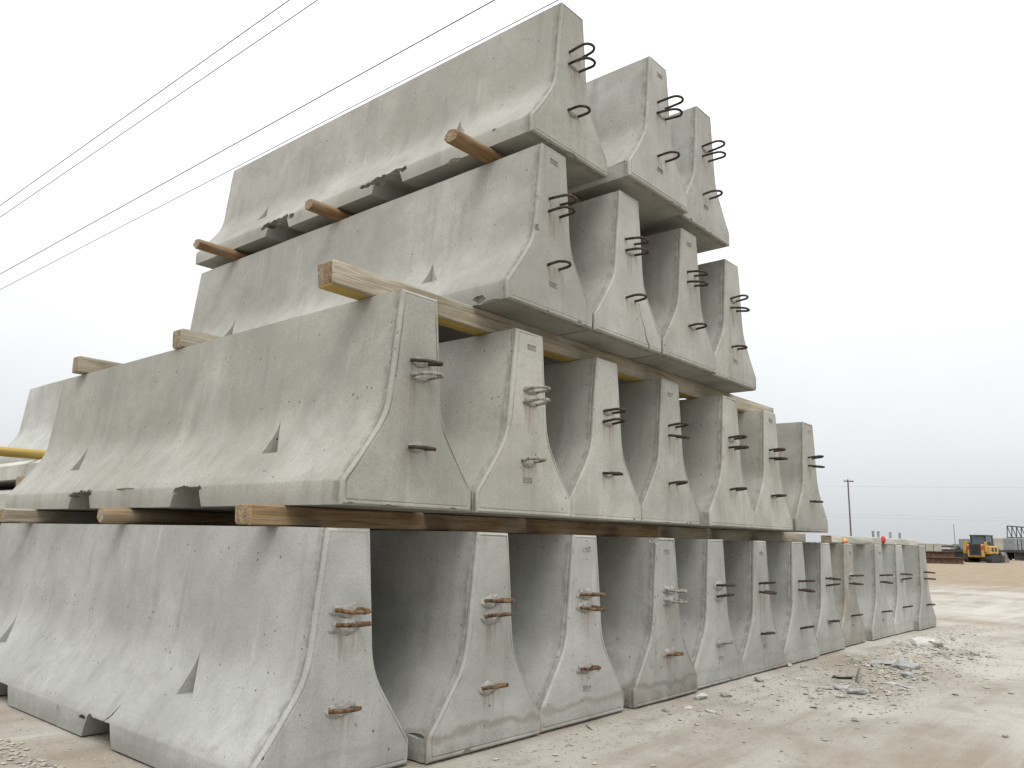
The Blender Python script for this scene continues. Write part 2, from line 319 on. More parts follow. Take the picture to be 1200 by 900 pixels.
def barrier_mesh(seed, rough=0.4, ragged=(), chips=(), cracks=(), nchips=5, slots=True):
    rng = random.Random(seed); o = Vector((seed*7.3, seed*3.1, 0))
    ys = [(0, .007, 0), (.007, 0, 0), (.016, 0, rough*.3), (.0185, .0045, rough*.5), (.0235, .0045, rough*.5), (.026, 0, rough*.5), (.034, 0, rough), (.042, 0, rough*.7), (.055, 0, 0)]
    k = 26
    for i in range(1, k): ys.append((.055 + (L-.11)*i/k, 0, 0))
    ys += [(L-.055, 0, 0), (L-.007, 0, 0), (L, .007, 0)]
    bm = bmesh.new(); rings = []
    for y, ins, rg in ys:
        ring = []
        pr = profile(ins if y in (0, L) else 0.0)
        for side in (1, -1):
            for (h, z) in (pr if side == 1 else pr[::-1]):
                x = side*(h - (ins if (y not in (0, L) and z < H-.001) else 0))
                q = Vector((x*6, y*2.5, z*6)) + o
                a = 0.0016*noise.noise(q); b = 0.0
                if rg: b = rg*0.0075*noise.noise(Vector((x*40, y*60, z*38)) + o)
                yy = y + (0.0 if y in (0, L) else 0)
                if y == 0 or y < .01: yy += rough*0.0015*noise.noise(Vector((x*30, 0, z*30)) + o)
                ring.append(bm.verts.new((x + side*(a+b), yy, z + (0.0022*noise.noise(Vector((side, y*3, 7)) + o) - 0.0018 - (rough*.004*abs(noise.noise(Vector((x*45, y*30, 9)) + o)) if y < .06 else 0) if z > H-.01 else 0))))
        rings.append(ring)
    n = len(rings[0])
    for a, b in zip(rings, rings[1:]):
        for i in range(n): bm.faces.new((a[i], b[i], b[(i+1) % n], a[(i+1) % n]))
    prev = rings[0]                         # shallow groove of the form strip round the end face
    for ins, dep in ((.013, 0), (.0145, .003), (.0185, .003), (.0205, 0)):
        ring = []
        for side in (1, -1):
            pr = profile(ins)
            for (h, z) in (pr if side == 1 else pr[::-1]):
                q = Vector((side*h*25, ins*90, z*25)) + o
                ring.append(bm.verts.new((side*(h + .0012*noise.noise(q)), dep*(.4+rough)*max(0, .55+noise.noise(q*.35)) + rough*.0018*noise.noise(q*1.7), z)))
        for i in range(n): bm.faces.new((ring[i], prev[i], prev[(i+1) % n], ring[(i+1) % n]))
        prev = ring
    bm.faces.new(prev); bm.faces.new(rings[-1][::-1])
    me = mesh_of(bm, 'barrier_body')
    cb = bmesh.new()
    if slots:
        for y0 in (0.87, 1.885):            # fork-lift slots through the foot
            p = [(-.4, y0-.012, -.05), (-.4, y0+.262, -.05), (-.4, y0+.25, 0.0), (-.4, y0+.215, .078), (-.4, y0+.03, .078), (-.4, y0, 0.0)]
            prism(cb, p, (.8, 0, 0))
        for side in (1, -1):                # wedge pockets on the slope
            for y0, y1 in ((.625, .50), (2.405, 2.28)):
                hv = [cb.verts.new(p) for p in ((side*.150, y0, .202), (side*.1352, y0+.004, .345), (side*.222, y1, .202), (side*.31, y0, .202), (side*.31, y0+.004, .345), (side*.31, y1, .202))]
                bmesh.ops.convex_hull(cb, input=hv)
    for c, s in chips: lump(cb, c, s, rng)
    for (y0, y1, n_, sz) in ragged:
        for i in range(n_): lump(cb, (-.298 + rng.uniform(-.01, .02), y0 + (y1-y0)*(i+rng.random())/n_, .070 + rng.uniform(-.012, .008)), (.06, (y1-y0)/n_*rng.uniform(.6, 1.1), sz*rng.uniform(.5, 1.2)), rng, 1)
    for i in range(nchips):
        typ = rng.random()
        if typ < .45:   c = (rng.choice((-1, 1))*W2, rng.choice((rng.uniform(0.05, .85), rng.uniform(1.1, 2.9))), rng.choice((0.0, .08))); s = (rng.uniform(.008, .02), rng.uniform(.015, .06), rng.uniform(.008, .018))
        elif typ < .75: c = (rng.uniform(-.29, .29), 0, 0.0); s = (rng.uniform(.01, .035), .012, rng.uniform(.006, .018))
        else:
            z = rng.uniform(.3, .77); c = (rng.choice((-1, 1))*hw_at(z), 0, z); s = (.007, .01, rng.uniform(.01, .03))
        lump(cb, c, s, rng, 1)
    for pts, wid, dv in cracks: crack(cb, pts, wid, dv)
    cut = bpy.data.objects.new('cutter', mesh_of(cb, 'cutter')); C.objects.link(cut)
    tmp = bpy.data.objects.new('tmp', me); C.objects.link(tmp)
    md = tmp.modifiers.new('b', 'BOOLEAN'); md.operation = 'DIFFERENCE'; md.object = cut; md.solver = 'EXACT'; md.use_self = True
    dg = bpy.context.evaluated_depsgraph_get(); res = bpy.data.meshes.new_from_object(tmp.evaluated_get(dg))
    bpy.data.objects.remove(tmp); bpy.data.objects.remove(cut); bpy.data.meshes.remove(me)
    res.name = 'barrier_body'
    for p in res.polygons: p.use_smooth = True
    res.set_sharp_from_angle(angle=R(24))
    res.materials.clear(); res.materials.append(CONC)
    return res
# rebar loop in its own frame: legs go into the end face (y = 0), loop sticks out to -y
def loop_mesh(width, reach, rad, seed, bend=0.0):
    rng = random.Random(seed); pts = []
    a = width/2; s = reach - a
    raw = [(-a, .03, 0), (-a, 0, 0), (-a*1.02, -s*.5, 0)] + [(-a*math.cos(t), -s - a*math.sin(t), 0) for t in [i*math.pi/8 for i in range(9)]] + [(a*1.02, -s*.5, 0), (a, 0, 0), (a, .03, 0)]
    for x, y, z in raw: pts.append((x, y, bend*y + 0.002*noise.noise(Vector((x*30, y*30, seed)))))
    bm = bmesh.new(); tube(bm, pts, rad, 8); return mesh_of(bm, 'rebar_loop', 50)
LOOPS = [loop_mesh(.082, .125, .0068, 1, 0.0), loop_mesh(.086, .118, .0068, 2, .10), loop_mesh(.078, .112, .0068, 3, -.08)]
LOWLOOPS = [loop_mesh(.080, .090, .0068, 4, 0.04), loop_mesh(.082, .098, .0068, 5, -.06)]
def collar_mesh(seed):
    rng = random.Random(seed); bm = bmesh.new(); r = bmesh.ops.create_icosphere(bm, subdivisions=3, radius=1)
    for v in r['verts']:
        k = 1 + .35*noise.noise(v.co*2.2 + Vector((seed*5, 0, 0))) + .2*noise.noise(v.co*6 + Vector((seed, 3, 0)))
        v.co = Vector((v.co.x*.058*k, v.co.y*.0065*k, v.co.z*.024*k))
    return mesh_of(bm, 'grout_collar', 60)
COLLARS = [collar_mesh(i) for i in range(3)]
def stamp_mesh(seed):                       # little rectangular casting mark with a few strokes
    rng = random.Random(seed); bm = bmesh.new(); w, h = .056, .017
    for z in (-h/2, h/2): box(bm, (0, 0, z), (w, .003, .0032))
    for x in (-w/2+.0016, w/2-.0016): box(bm, (x, .0002, 0), (.0032, .003, h-.0034))
    x = -w/2+.009
    while x < w/2-.009:
        box(bm, (x, .0002, 0), (.003, .003, rng.uniform(.004, .009))); x += rng.uniform(.006, .011)
    return mesh_of(bm, 'cast_mark')
STAMPS = [stamp_mesh(i) for i in range(4)]
for l_, mt in ((COLLARS, GROUT), (STAMPS, STAMP)):
    for q in l_: q.materials.append(mt)
def loop_obj(me, mat, parent, x, z, rz=0, rx=0):
    o = bpy.data.objects.new('rebar_loop', me); C.objects.link(o); o.parent = parent; o.location = (x, 0, z); o.rotation_euler = (rx, 0, rz)
    if not me.materials: me.materials.append(STEEL)
    o.material_slots[0].link = 'OBJECT'; o.material_slots[0].material = mat; return o

ROWS = [
 [(0.088, 0.017), (0.741, -0.034), (1.361, -0.026), (2.051, -0.036), (2.665, -0.006), (3.279, -0.001), (3.893, -0.002), (4.507, 0.027), (5.121, 0.061), (5.857, 0.045), (6.471, 0.04), (7.085, -0.009)],
 [(0.323, -0.017), (0.974, -0.005), (1.623, 0.032), (2.241, 0.031), (2.892, -0.012), (3.544, 0.012), (4.158, -0.014)],
 [(1.078, -0.043), (1.702, -0.05), (2.326, -0.056), (2.94, -0.028)],
 [(1.27, 0.001), (1.921, -0.105), (2.535, -0.064)]]
RZ = [0.0, 0.8495, 1.7218, 2.566]
ORD = ['first', 'second', 'third', 'fourth', 'fifth', 'sixth', 'seventh', 'eighth', 'ninth', 'tenth', 'eleventh', 'twelfth']
LEVEL = ['bottom row', 'second row up', 'third row up', 'top row']
SPECIAL = {
 (0, 0): dict(nchips=0, ragged=[(1.0, 1.13, 4, .012)], chips=[((-.31, 1.36, .03), (.012, .02, .05)), ((-.11, .2, .70), (.006, .008, .022))],
     cracks=[([(-.30, .98, .07), (-.285, .93, .10), (-.27, .915, .13), (-.25, .905, .165)], [.004, .003, .002, .001], (.012, 0, .012))]),
 (1, 0): dict(rough=1.3, ragged=[(.89, 1.10, 7, .018), (1.88, 2.13, 8, .022)], chips=[((-.305, 1.55, .082), (.012, .10, .008)), ((-.1, .0, .0), (.05, .02, .01))]),
 (1, 1): dict(rough=1.2), (0, 1): dict(rough=1.0), (0, 2): dict(rough=.9),
 (0, 3): dict(rough=1.0, chips=[((-.09, .0, .77), (.03, .05, .03))]),
 (2, 0): dict(chips=[((-.305, .16, .02), (.02, .04, .02)), ((-.12, 0, .36), (.015, .012, .02))]),
 (2, 1): dict(cracks=[([(.06, 0, .25), (.085, 0, .20), (.10, 0, .155), (.135, 0, .10), (.15, 0, .05), (.175, 0, .02), (.18, 0, -.01)], [.001, .002, .003, .0045, .007, .011, .014], (0, .03, 0))]),
 (3, 0): dict(ragged=[(.84, 1.22, 9, .026), (1.86, 2.2, 9, .024)], chips=[ ((-.305, .5, .0), (.02, .05, .015)), ((.0, 0, 0), (.05, .02, .012))]),
}
STAIN = {(0, 8): .5, (0, 3): .2, (0, 5): .15}
def barrier(ri, bi, x, y, z, seed, label, group, spec=None, loops=True, slots=True):
    rng = random.Random(seed*13+5); spec = dict(spec or {})
    e = empty('concrete_barrier', (x, y, z), R(rng.uniform(-.25, .25)) if ri < 4 else 0)
    tag(e, label, 'traffic barrier', group)
    spec.setdefault('rough', rng.uniform(.2, .8)); spec.setdefault('nchips', 8); spec['slots'] = slots
    b = link('body', barrier_mesh(seed, **spec), CONC, e)
    tone = rng.uniform(.87, 1.09); warm = [.1, .75, .7, .5][ri] if ri < 4 else 0; tone = tone if ri < 4 else 1.15
    b.color = (tone, min(1, max(0, warm + rng.uniform(-.2, .2))), STAIN.get((ri, bi), 0.0), 1.0 if (ri == 0 and bi in (1, 2, 3)) else (.35 if ri == 0 else 0.0))
    if not loops: return e
    jx = rng.uniform(-.012, .012)
    for k, (zz, low) in enumerate(((.522, False), (.466, False), (.216, True))):
        me = (LOWLOOPS if low else LOOPS)[rng.randrange(2 if low else 3)]
        if ri == 0: mat = RUST if bi < 3 or (bi == 3 and k == 2) else (GREYROD if bi == 3 or (bi == 4 and k == 2) else STEEL)
        elif ri == 1: mat = GREYROD if (bi < 2 and not (bi == 0 and k != 1)) else STEEL
        else: mat = STEEL
        loop_obj(me, mat, e, .006 + jx + rng.uniform(-.004, .004), zz + rng.uniform(-.006, .006), R(rng.uniform(-5, 5)), R(rng.uniform(-2.5, 2.5) - ((7 if low else 4) if ri == 0 else 0)))
        C.objects[-1].scale = (1, (.74, .8, .82, 1)[ri], 1)
        if (ri == 0 and bi < 5) or (ri == 1 and bi < 3) or rng.random() < .25:
            c = link('grout_collar', COLLARS[rng.randrange(3)], None, e); c.location = (.002 + jx, -.001, zz + rng.uniform(-.004, .004)); c.rotation_euler = (0, R(rng.uniform(-6, 6)), 0)
            sgn = 1.0 if ri == 0 else .7; c.scale = (sgn, 1, sgn)
    for zz, pr in ((.708, .55), (.142, .4)):
        if rng.random() < pr and (ri, bi) != (0, 0):
            s = link('cast_mark', STAMPS[rng.randrange(4)], None, e); s.location = (rng.uniform(-.012, .02), -.0008, zz + rng.uniform(-.01, .01)); s.rotation_euler = (0, R(rng.uniform(-4, 4)), 0)
    return e
for ri, row in enumerate(ROWS):
    for bi, (x, y) in enumerate(row):
        lab = 'concrete traffic barrier, %s in the %s counting from the projecting timber ends' % (ORD[bi], LEVEL[ri])
        if (ri, bi) == (0, 8): lab = 'brown-stained concrete traffic barrier, ninth in the bottom row counting from the projecting timber ends'
        if (ri, bi) == (2, 1): lab = 'concrete traffic barrier with a cracked lower corner, second in the third row up'
        barrier(ri, bi, x, y, RZ[ri], ri*20+bi+1, lab, 'barriers of the big stack, ' + LEVEL[ri], SPECIAL.get((ri, bi)))

# ------------------------------------------------------------------ timbers between the rows
def timber(name, x0, x1, y, z0, h, d, mat, label, cat='timber', round_=False, seed=0, yaw=0.0, bottom=None, group='timbers between the barrier rows', wob=.006):
    bm = bmesh.new(); n = max(4, int((x1-x0)/.12)); ln = x1-x0; rings = []
    o = Vector((seed*11.3, 0, 0))
    if round_: sec = [(math.cos(2*math.pi*k/16)*d/2, math.sin(2*math.pi*k/16)*h/2 + h/2) for k in range(16)]
    else:
        b = .006; sec = [(-d/2+b, 0), (d/2-b, 0), (d/2, b), (d/2, h-b), (d/2-b, h), (-d/2+b, h), (-d/2, h-b), (-d/2, b)]
    def ring(xx, s=1.0, jit=0.0):
        out_ = []
        for k, (a, c) in enumerate(sec):
            q = Vector((xx*2.2, a*25, c*25)) + o
            c2 = c + (noise.noise(q)*wob if 0.003 < c < h-.003 else -abs(noise.noise(q))*0 )
            out_.append(bm.verts.new((xx + jit*noise.noise(Vector((a*60, c*60, seed))), a*s + noise.noise(q+Vector((5, 5, 5)))*wob, (c2-h/2)*s + h/2)))
        return out_
    e = .006
    rings = [ring(0, .9, .01), ring(e, 1, .006)] + [ring(e + (ln-2*e)*i/n) for i in range(1, n)] + [ring(ln-e), ring(ln, .9, .006)]
    m_ = len(sec)
    for a, b_ in zip(rings, rings[1:]):
        for k in range(m_):
            f = bm.faces.new((a[k], a[(k+1) % m_], b_[(k+1) % m_], b_[k]))
            if bottom and k == 0: f.material_index = 2
    f0 = bm.faces.new(rings[0][::-1]); f1 = bm.faces.new(rings[-1]); f0.material_index = f1.material_index = 1
    me = mesh_of(bm, name, 40); me.materials.append(mat); me.materials.append(ENDWOOD); me.materials.append(bottom or mat)
    ob = link(name, me, None); ob.location = (x0, y, z0); ob.rotation_euler = (0, 0, yaw); tag(ob, label, cat, group); return ob
T1, T2, T3 = H, RZ[1]+H, RZ[2]+H
g1_, g2_, g3_ = RZ[1]-T1-.002, RZ[2]-T2-.002, RZ[3]-T3-.002
timber('timber', -.115, 2.55, .335, T1+.001, g1_, .085, WOOD, 'long brown timber under the second row, near the loop ends of the barriers', seed=1)
timber('timber', 2.56, 4.9, .36, T1+.001, g1_, .085, WOODPALE, 'weathered timber continuing the brown one under the second row', seed=2)
timber('timber', -.10, 4.4, 1.47, T1+.001, g1_, .072, WOOD, 'round-ended brown timber under the middle of the second row', round_=True, seed=3)
timber('timber', -.13, 4.4, 2.56, T1+.001, g1_, .075, WOODPALE, 'pale timber under the far end of the second row', seed=4)
timber('timber', 4.93, 7.47, .17, T1+.001, .060, .09, WOODGREY, 'grey weathered timber lying on the bare end of the bottom row', seed=5)
timber('timber', .05, 3.95, .20, T2+.001, g2_, .095, WOODPALE, 'pale square timber with yellow painted underside under the third row', seed=6, bottom=YELLOW)
timber('timber', .215, 3.3, 1.60, T2+.001, g2_, .09, WOODPALE, 'pale square timber under the middle of the third row', seed=7)
timber('timber', .17, 3.3, 2.69, T2+.001, g2_, .085, WOODPALE, 'pale square timber under the far end of the third row', seed=8)
PG = 'poles under the top row'
timber('wooden_pole', .735, 2.8, .285, T3+.001, g3_, .09, POLE, 'orange-brown round pole under the top row, near the loop ends', 'pole', True, 9, group=PG)
timber('wooden_pole', .795, 2.8, 1.445, T3+.001, g3_, .086, POLE, 'orange-brown round pole under the middle of the top row', 'pole', True, 10, group=PG)
timber('wooden_pole', .725, 2.8, 2.52, T3+.001, g3_, .084, POLE, 'orange-brown round pole under the far end of the top row', 'pole', True, 11, group=PG)

# ------------------------------------------------------------------ the other stack beyond
SB = 'barriers of the stack beyond'
barrier(4, 0, 1.273, 3.50, 1.312, 101, 'concrete traffic barrier on top of the slabs in the stack beyond', SB, loops=False, slots=False)
for i, x in enumerate((.82, 1.5, 2.15)):
    barrier(4, i+1, x, 3.55, 0.0, 110+i, 'concrete traffic barrier carrying slabs in the stack beyond, %s from the yard side' % ORD[i], SB, loops=False)
def slab(z0, z1, x0, x1, y0, y1, label):
    bm = bmesh.new(); c = .035
    p = [(x0, y0, z0), (x1, y0, z0), (x1, y0, z1-c), (x1-c*1.6, y0, z1), (x0+c*1.6, y0, z1), (x0, y0, z1-c)]
    prism(bm, p, (0, y1-y0, 0)); o = obj('concrete_slab', bm, CONC); o.color = (1.2, .5, 0, 0); tag(o, label, 'slab', 'slabs in the stack beyond'); return o
slab(.856, 1.03, .50, 2.35, 3.5, 6.75, 'thick pale concrete slab resting on barriers in the stack beyond, the lower one')
slab(1.10, 1.24, .52, 2.3, 3.5, 6.7, 'pale concrete slab under the lone barrier in the stack beyond, the upper one')
TG = 'spacers in the stack beyond'
for y, w_ in ((4.0, 'near'), (6.2, 'far')): timber('timber', .45, 2.4, y, .779, .076, .085, WOOD, 'brown timber between barriers and the %s end of the lower slab in the stack beyond' % w_, seed=20+int(y), group=TG)
for y, w_ in ((4.05, 'under the yellow pole'), (6.1, 'away from the yellow pole')): timber('timber', .40, 2.4, y, 1.031, .068, .08, WOOD, 'brown timber between the two slabs of the stack beyond, %s' % w_, seed=30+int(y), group=TG)
timber('wooden_pole', .12, 2.3, 4.25, 1.2405, .070, .072, YELLOW, 'yellow painted round pole on the upper slab of the stack beyond', 'pole', True, 41)
timber('timber', .60, 2.3, 6.1, 1.2405, .070, .08, WOOD, 'brown timber on the far end of the upper slab', seed=42, group=TG)

# ------------------------------------------------------------------ bits on the grey timber
ztop = T1 + .001 + .060
def rag(name, px, x, mat, label, s):
    bm = bmesh.new(); bmesh.ops.create_icosphere(bm, subdivisions=3, radius=1)
    for v in bm.verts:
        k = 1 + .45*noise.noise(v.co*2.3 + Vector((px, 0, 0))); v.co = Vector((v.co.x*s[0]*k, v.co.y*s[1]*k, (v.co.z*k)*s[2]))
    zmin = min(v.co.z for v in bm.verts)
    for v in bm.verts: v.co.z -= zmin
    o = obj(name, bm, mat, None, 40); o.location = (x, .118, ztop-.062); tag(o, label, 'rag'); return o
rag('rag', 3, on_y(1035, 634, .118).x, REDP, 'crumpled red rag draped over the grey timber', (.035, .02, .034))
rag('rag', 9, on_y(990, 634, .118).x, ORANGEP, 'small orange rag at the joint of the timbers', (.045, .018, .018))
for i, px in enumerate((1023.5, 1029.5, 1043.5, 1054.5)):
    x = on_y(px, 630, .18).x
    bm = bmesh.new(); tube(bm, [(0, 0, 0), (0, 0, .045), (.004, 0, .05), (.004, 0, .062)], [.011, .011, .014, .012], 10)
    o = obj('pipe_stub', bm, GREYM, None, 40); o.location = (x, .18, ztop-.002); tag(o, 'short grey pipe stub standing on the grey timber', 'pipe', 'pipe stubs on the grey timber')

# ------------------------------------------------------------------ rubble and gravel
def chunk(x, y, s, seed, mat, label, group=None, tilt=0.0, name='concrete_chunk'):
    rng = random.Random(seed); bm = bmesh.new()
    for i in range(22):
        d = Vector((rng.gauss(0, 1), rng.gauss(0, 1), rng.gauss(0, 1))).normalized()
        mx_ = max(abs(d.x), abs(d.y), abs(d.z)); d = d.lerp(d/mx_, .75)*rng.uniform(.8, 1.05)
        bm.verts.new((d.x*s[0]/2, d.y*s[1]/2, d.z*s[2]/2))
    r = bmesh.ops.convex_hull(bm, input=bm.verts[:]); bmesh.ops.delete(bm, geom=[g for g in r['geom_interior'] if isinstance(g, bmesh.types.BMVert)], context='VERTS')
    q = Matrix.Rotation(rng.uniform(0, 6.28), 3, 'Z') @ Matrix.Rotation(tilt, 3, 'X')
    for v in bm.verts: v.co = q @ v.co
    zm = min(v.co.z for v in bm.verts)
    for v in bm.verts: v.co.z -= zm
    o = obj(name, bm, mat); o.location = (x, y, ground_z(x, y) - .004 - .12*s[2]); tag(o, label, 'rubble', group); return o
RG = 'rubble in front of the bottom row'
def at(a, b): q = on_z(900+a/4, 680+b/4, 0); return q.x, q.y
CH = [((372, 448), (.24, .13, .035), BROKEN, .3, 'dark tilted slab of broken concrete beside an upright shard'),
      ((425, 472), (.12, .03, .15), BROKEN, .25, 'upright shard of broken concrete standing in the rubble'),
      ((345, 505), (.15, .10, .04), GREYCHUNK, .1, 'flat grey chunk at the foot of the upright shard'),
      ((415, 520), (.20, .12, .045), GREYCHUNK, .15, 'broad bluish chunk in front of the upright shard'),
      ((472, 515), (.12, .08, .05), BROKEN, .3, 'dark chunk beside the broad bluish one'),
      ((650, 415), (.24, .20, .09), GREYCHUNK, .25, 'largest blue-grey concrete block in the rubble'),
      ((655, 443), (.14, .12, .06), GREYCHUNK, .1, 'blue-grey block leaning in front of the largest one'),
      ((612, 412), (.08, .05, .06), BROKEN, .3, 'dark wedge at the side of the largest rubble block'),
      ((720, 302), (.32, .20, .07), PALECHUNK, .35, 'white broken slab tilted up in the rubble'),
      ((640, 302), (.18, .10, .05), BROKEN, .3, 'dark chunk beside the white broken slab'),
      ((775, 306), (.22, .14, .07), BROKEN, .2, 'brownish chunk on the far side of the white slab'),
      ((545, 382), (.36, .26, .035), GREYCHUNK, .05, 'wide thin grey slab lying flat in the rubble'),
      ((590, 476), (.14, .09, .025), PALECHUNK, .05, 'small white flake on the gravel before the rubble'),
      ((415, 380), (.13, .09, .05), BROKEN, .2, None), ((505, 400), (.12, .07, .04), BROKEN, .2, None), ((705, 432), (.10, .07, .035), BROKEN, .2, None),
      ((830, 348), (.14, .08, .04), BROKEN, .2, None), ((905, 348), (.20, .10, .05), BROKEN, .2, None), ((895, 442), (.05, .04, .035), BROKEN, .2, None),
      ((1112, 724), (.035, .03, .025), BROKEN, .2, None), ((185, 797), (.05, .025, .012), BROKEN, .1, None), ((350, 590), (.045, .03, .02), GREYCHUNK, .1, None),
      ((140, 460), (.07, .05, .03), PALECHUNK, .1, None), ((100, 400), (.06, .05, .04), BROKEN, .2, None), ((170, 405), (.07, .05, .04), BROKEN, .2, None),
      ((660, 488), (.10, .07, .02), GREYCHUNK, .1, None), ((640, 520), (.12, .04, .02), BROKEN, .1, None), ((840, 320), (.10, .06, .05), BROKEN, .2, None),
      ((970, 350), (.14, .08, .05), BROKEN, .2, None), ((1050, 358), (.12, .07, .04), BROKEN, .2, None)]
for i, ((a, b), s, mat, tilt, lab) in enumerate(CH):
    x, y = at(a, b)
    chunk(x, y, tuple(q_*.72 for q_ in s), 300+i, mat, lab or 'small broken concrete lump scattered on the gravel by the stack', None if lab else RG, tilt)
for i, (px, py, s) in enumerate([(693, 850.5, (.10, .035, .014)), (822, 817, (.10, .05, .03)), (851, 814, (.07, .05, .025)), (833, 832, (.05, .04, .02)), (890, 797, (.08, .05, .03)), (806, 828, (.06, .03, .02)), (780, 832, (.04, .03, .02))]):
    q = on_z(px, py, 0); chunk(q.x, min(q.y, -.08), s, 400+i, BROKEN if i % 2 == 0 else PALECHUNK, 'small broken concrete lump scattered on the gravel by the stack', RG, .1)
# gravel: thousands of small stones in one object
rng = random.Random(5); bm = bmesh.new()
BASE = [Vector(d) for d in ((1, 0, .1), (-.9, .2, 0), (.1, .95, -.1), (0, -1, .15), (.15, .1, .8), (-.1, 0, -.7))]
FT = ((0, 2, 4), (2, 1, 4), (1, 3, 4), (3, 0, 4), (2, 0, 5), (1, 2, 5), (3, 1, 5), (0, 3, 5))
vs_, fs_, mi_ = [], [], []
def stone(x, y, r):
    q = Matrix.Rotation(rng.uniform(0, 6.28), 3, 'Z'); k = len(vs_); z = ground_z(x, y); fl = rng.uniform(.4, .8); el = rng.uniform(.6, 1.3)
    for d in BASE:
        e = q @ Vector((d.x*el*rng.uniform(.75, 1.2), d.y*rng.uniform(.75, 1.2), d.z*fl*rng.uniform(.75, 1.2))); vs_.append((x+e.x*r, y+e.y*r, z+e.z*r+r*.25))
    mm_ = rng.choice((0, 0, 0, 1, 0, 2))
    for f in FT: fs_.append(tuple(k+i for i in f)); mi_.append(mm_)
for i in range(1900):                     # along the foot of the bottom row
    x = rng.uniform(.3, 8); y = -.10 - abs(rng.gauss(0, .22)); stone(x, y, rng.uniform(.0025, .007)*(1 + (rng.random() < .06)*1.2))
for i in range(1500):                     # round the rubble
    x = rng.gauss(4.3, 1.3); y = -.55 + rng.gauss(0, .25) + (x-4.3)*.06
    if y < -.1: stone(x, y, rng.uniform(.003, .010)*(1 + (rng.random() < .07)*1.3))
for i in range(2400):                     # the open yard
    x = rng.uniform(-1.2, 9); y = rng.uniform(-2.6, -.12); 
    if noise.noise(Vector((x*.7, y*1.4, 2))) > -.15: stone(x, y, rng.uniform(.002, .005)*(1 + (rng.random() < .03)*1.5))
for i in range(160):                      # crumbly ridge beside the first barrier
    t_ = rng.random(); a_ = on_z(0, 872, 0).lerp(on_z(58, 902, 0), t_*1.3 - .15); stone(a_.x + rng.gauss(0, .03), a_.y + rng.gauss(0, .03), rng.uniform(.004, .013))
for i in range(500):                      # fragments round the rubble heaps
    x, y = at(*rng.choice(((410, 500), (640, 420), (700, 310), (550, 385), (880, 345)))); x += rng.gauss(0, .22); y += rng.gauss(0, .09)
    if y < -.09: stone(x, y, rng.uniform(.008, .022))
for i in range(2200):
    x = rng.uniform(-1.4, -.25); y = rng.uniform(-.8, 3.5); stone(x, y, rng.uniform(.002, .006))
me = bpy.data.meshes.new('gravel'); me.from_pydata(vs_, [], fs_)
for mt in (CRUMB, GROUT, BROKEN): me.materials.append(mt)
me.polygons.foreach_set('material_index', mi_)
tag(link('gravel', me), 'loose gravel and crumbs of concrete on the yard', 'gravel', kind='stuff')

# ------------------------------------------------------------------ overhead wires and utility poles
WG = 'overhead wires above the stack'
def wire(p0, p1, r, mat, label, group, sag=.0):
    bm = bmesh.new(); p0, p1 = Vector(p0), Vector(p1); n = 24
    tube(bm, [p0.lerp(p1, i/n) - Vector((0, 0, sag*4*(i/n)*(1-i/n))) for i in range(n+1)], r, 6); o = obj('overhead_wire', bm, mat); tag(o, label, 'wire', group, 'thing')
def utility_pole(loc, h, r, arm, rz, label, arms=(0.35,), group=None):
    e = empty('utility_pole', loc, rz); tag(e, label, 'utility pole', group)
    bm = bmesh.new(); tube(bm, [(0, 0, -.5), (0, 0, h*.5), (0, 0, h)], [r, r*.9, r*.75], 12); obj('shaft', bm, PWOOD, e, 50)
    for d in arms:
        bm = bmesh.new(); box(bm, (0, -r-.06, h-d), (arm, .1, .12)); obj('crossarm', bm, PWOOD, e)
        for s in (-.45, -.2, .2, .45):
            bm = bmesh.new(); tube(bm, [(s*arm, -r-.06, h-d+.06), (s*arm, -r-.06, h-d+.14), (s*arm, -r-.06, h-d+.2)], [.035, .05, .03], 8); obj('insulator', bm, GREYM, e)
    return e
Y0, Y1 = -46.0, 74.0
for x, z, r, mat, lab in ((4.53, 9.0, .0095, WIRE, 'dark overhead wire crossing above the stack, outermost of four'), (4.81, 9.0, .009, WIRE, 'dark overhead wire beside the outermost one'),
                          (6.55, 9.0, .0108, WIRE, 'thick dark overhead wire, third of four from outermost'), (7.17, 9.0, .0085, WIRE, 'thin grey overhead wire passing behind the top row')):
    wire((x, Y0, z), (x, Y1, z), r, mat, lab, WG)
for y in (Y0, Y1): utility_pole((5.85, y, 0), 9.15, .16, 2.9, 0, 'wooden utility pole carrying the four wires above the stack', group='poles of the overhead wires', arms=(.27,))
pb = on_z(998.5, 648.3, 0); d0 = (pb-CAM); d0.z = 0; dist = d0.length
side = Vector((d0.y, -d0.x, 0)).normalized(); hP = dist*(648.3-570.5)/F_PX*1.0
PGp = 'far poles along the yard edge'
utility_pole(pb, hP, dist*.001, 1.2, math.atan2(side.y, side.x)+.5, 'far utility pole rising behind the low end of the stack', arms=(.25,), group=None)
for s in (-30, 48): utility_pole(pb + side*s + Vector((0, 0, 0)), hP, dist*.001, 1.2, math.atan2(side.y, side.x)+.5, 'far utility pole further along the faint wires', group=PGp)
for dz, lab in ((.15, 'faint far wire at the top of the far pole'), (hP*.40, 'faint far wire lower on the far pole'), (hP*.44, 'faint far wire just under the middle of the far pole')):
    wire(pb + side*-30 + Vector((0, 0, hP-dz)), pb + side*48 + Vector((0, 0, hP-dz-1.0)), .016, WIREG, lab, 'faint far wires', .3)

# ------------------------------------------------------------------ far side of the yard
HEAD = math.atan2(rt.y, rt.x)             # heading of "across the view"
def far_at(px, py): q = on_z(px, py, 0); return Vector((q.x, q.y, 0))
def mpp(p): return (p-CAM).dot(fw)/F_PX   # metres per photo pixel at that distance
